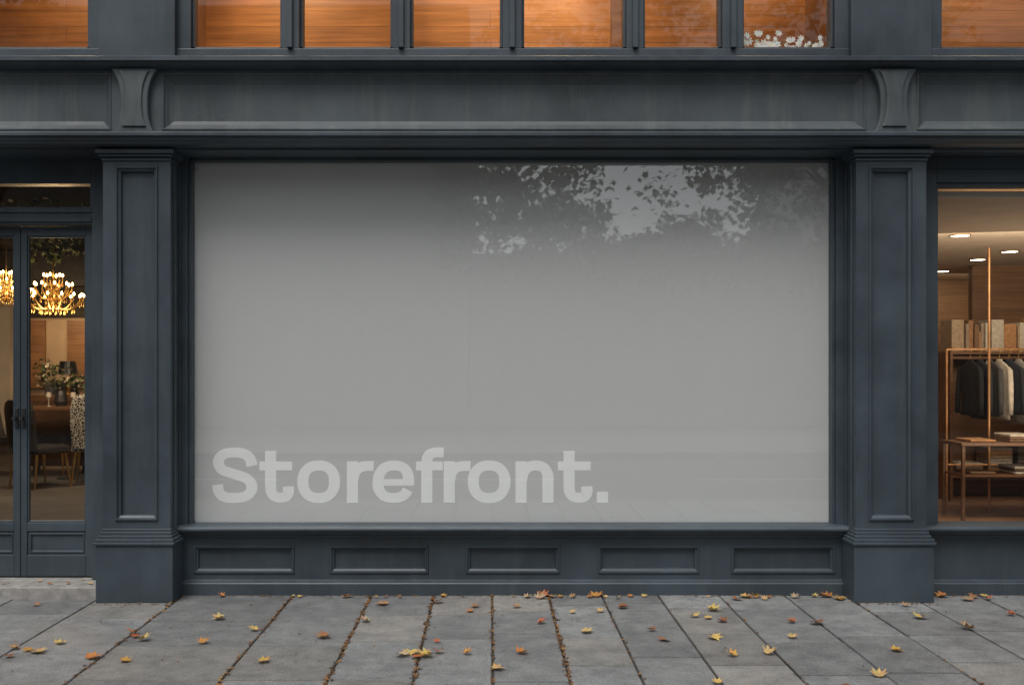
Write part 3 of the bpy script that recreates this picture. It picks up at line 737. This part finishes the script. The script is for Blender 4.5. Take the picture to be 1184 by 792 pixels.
for X_,den in ((-2.08,160),(-1.335,190),(-0.806,320),(-0.382,260),(0.012,170),(0.394,330),(0.753,40),(1.547,40),(2.40,40)):
    for i in range(den):
        y=rnd.uniform(-3.0,-0.04); x=X_+rnd.gauss(0,0.008); s_=rnd.uniform(0.004,0.015); a=rnd.uniform(0,6.28)
        k=rnd.choice([3,4,5]); pts=[(x+s_*rnd.uniform(.6,1)*math.cos(a+2*math.pi*q/k),y+s_*1.3*rnd.uniform(.6,1)*math.sin(a+2*math.pi*q/k),0.003+rnd.uniform(0,0.006)) for q in range(k)]
        lit.face(pts,rnd.choice([(0.20,0.09,0.035),(0.13,0.07,0.03),(0.30,0.15,0.05),(0.08,0.05,0.03),(0.36,0.2,0.07)]))
for i in range(420):
    x=rnd.uniform(-3.6,4.5); y=-0.04-abs(rnd.gauss(0,0.03)); s_=rnd.uniform(0.004,0.014)
    if -2.6<x<-2.07 or 2.37<x<2.92: y-=0.22
    lit.face([(x+s_*math.cos(q*2.1+i),y+s_*math.sin(q*2.1+i),0.004+0.002*q) for q in range(3)],(0.16,0.09,0.04))
for i in range(300):
    x=rnd.uniform(-3.6,4.2); y=rnd.uniform(-2.3,-0.1); s_=rnd.uniform(0.003,0.010)
    lit.face([(x+s_*math.cos(q*2.1+i),y+s_*math.sin(q*2.1+i),0.004+0.002*q) for q in range(3)],rnd.choice([(0.10,0.06,0.03),(0.25,0.13,0.05)]))
lit.build("leaf_litter",m_leaf)

# ------------------------------------------------------------------ opposite side of street
m_op=simple("opposite_panes",(0.24,0.235,0.23),0.6)
def plain_building(name,x0,x1,y,h,mat,dep=8):
    e=empty(name); m=MB(); m.box(x0,x1,y-dep,y,-0.1,h); m.box(x0-0.02,x1+0.02,y-dep,y+0.12,h,h+0.3); m.build("walls",mat,e)
    wn=MB(); fm=MB(); z=0.9
    while z+1.6<h:
        x=x0+0.8
        while x+1.1<x1-0.4:
            wn.box(x,x+1.1,y+0.002,y+0.03,z,z+1.6); fm.box(x-0.1,x+1.2,y+0.001,y+0.05,z-0.15,z-0.02)
            x+=2.3
        z+=3.0
    if wn.f: wn.build("windows",m_op,e); fm.build("sills",mat,e)
m_render=simple("pale_render",(0.28,0.275,0.265),0.9,var=0.1,scale=2)
plain_building("rendered_terrace",-26,-0.6,-21,11,m_render)
plain_building("low_stone_building",-0.55,9.4,-21.02,4.3,m_render)
plain_building("stone_terrace",9.45,34,-21,10,m_render)
def leaf_cloud(r,m,cs,per,spread,smin,smax,cols_):
    for c in cs:
        base=r.choice(cols_); rr=r.uniform(0.6,1.2)*spread
        for k in range(per):
            d=Vector((r.gauss(0,1),r.gauss(0,1),r.gauss(0,0.7)))*rr*0.5; loc=c+d; s_=r.uniform(smin,smax)
            M=Matrix.Rotation(r.uniform(0,6.28),3,'Z')@Matrix.Rotation(r.uniform(-1.4,1.4),3,'X')
            pts=[M@Vector(q)*s_+loc for q in ((0,-1,0),(0.5,-0.5,0.1),(0.95,0.1,0),(0.45,0.3,0.1),(0,1.1,0),(-0.45,0.3,0.1),(-0.95,0.1,0),(-0.5,-0.5,0.1))]
            kk=r.uniform(0.7,1.3); m.face(pts,tuple(v*kk for v in base))
def tree(name,bx,by,crown,rad,nclump,per,seed,gap=None,extra=()):
    r=random.Random(seed); e=empty(name); bark=simple("bark_"+str(seed),(0.10,0.08,0.06),0.9,scale=20)
    tube("trunk",[(bx,by,-0.05),(bx+0.05,by,1.5),(bx-0.05,by+0.05,3.0),(bx-0.2,by,4.6),(bx-0.5,by,6.5)],0.22,bark,e,radii=[1.3,1.0,0.85,0.7,0.4])
    m=MB(); cs=[]
    while len(cs)<nclump:
        p=Vector((r.uniform(-1,1),r.uniform(-1,1),r.uniform(-1,1)))
        if not 0.35<p.length<1: continue
        c=Vector((crown[0]+p.x*rad[0],crown[1]+p.y*rad[1],crown[2]+p.z*rad[2]))
        if c.z<5.0: continue
        if gap and gap[0]<c.x<gap[1] and c.z<gap[2]: continue
        cs.append(c)
    allc=cs+[Vector(q) for q in extra]
    for i in range(0,len(allc),7):
        c=allc[i]
        if gap and c.x<gap[0]: continue
        a=Vector((bx-0.1,by,3.9+r.random()*1.8)); mid=(a+c)/2+Vector((0,0,0.7))
        tube("limb",[a,mid,c],0.06,bark,e,radii=[1.2,0.6,0.15],res=1)
    pal=[(0.045,0.06,0.02),(0.07,0.08,0.025),(0.03,0.045,0.018),(0.14,0.10,0.03)]
    leaf_cloud(r,m,cs,per,0.55,0.06,0.11,pal)
    leaf_cloud(r,m,[Vector(q) for q in extra],36,0.42,0.05,0.085,pal)
    m.build("crown",m_foliage,e)
ex=[]
r2=random.Random(3)
for k in range(12): ex.append((r2.uniform(0.8,2.1),-12.4+r2.uniform(-.6,.6),r2.uniform(4.6,5.4)))
for k in range(34): ex.append((r2.uniform(3.1,6.6),-12.4+r2.uniform(-.6,.6),r2.uniform(4.4,5.5)))
tree("maple_tree",7.4,-12.6,(4.6,-12.6,7.4),(4.6,3.0,3.0),135,50,5,gap=(1.9,3.6,5.9),extra=ex)
tree("maple_tree",-9.5,-12.6,(-9.5,-12.6,7.0),(3.6,3.2,2.8),60,50,8)
r3=random.Random(21); dm=MB(); cs=[]
for k in range(360):
    x=r3.uniform(-1.4,10); y=-20.2+r3.uniform(-.6,.6) if r3.random()<0.6 else -22
    top=6.2+1.7/(1+math.exp((x-0.9)*5))-1.45*math.exp(-((x-3.95)/0.85)**4)-0.95/(1+math.exp(-(x-5.4)*4))+0.4*math.sin(x*3.3+1)
    z=r3.uniform(3.9,max(4.3,top-0.2))
    cs.append(Vector((x,y,z)))
leaf_cloud(r3,dm,cs,28,0.6,0.08,0.15,[(0.10,0.11,0.07),(0.13,0.13,0.08),(0.08,0.09,0.06),(0.17,0.14,0.08)])
dm.build("distant_trees",m_foliage)
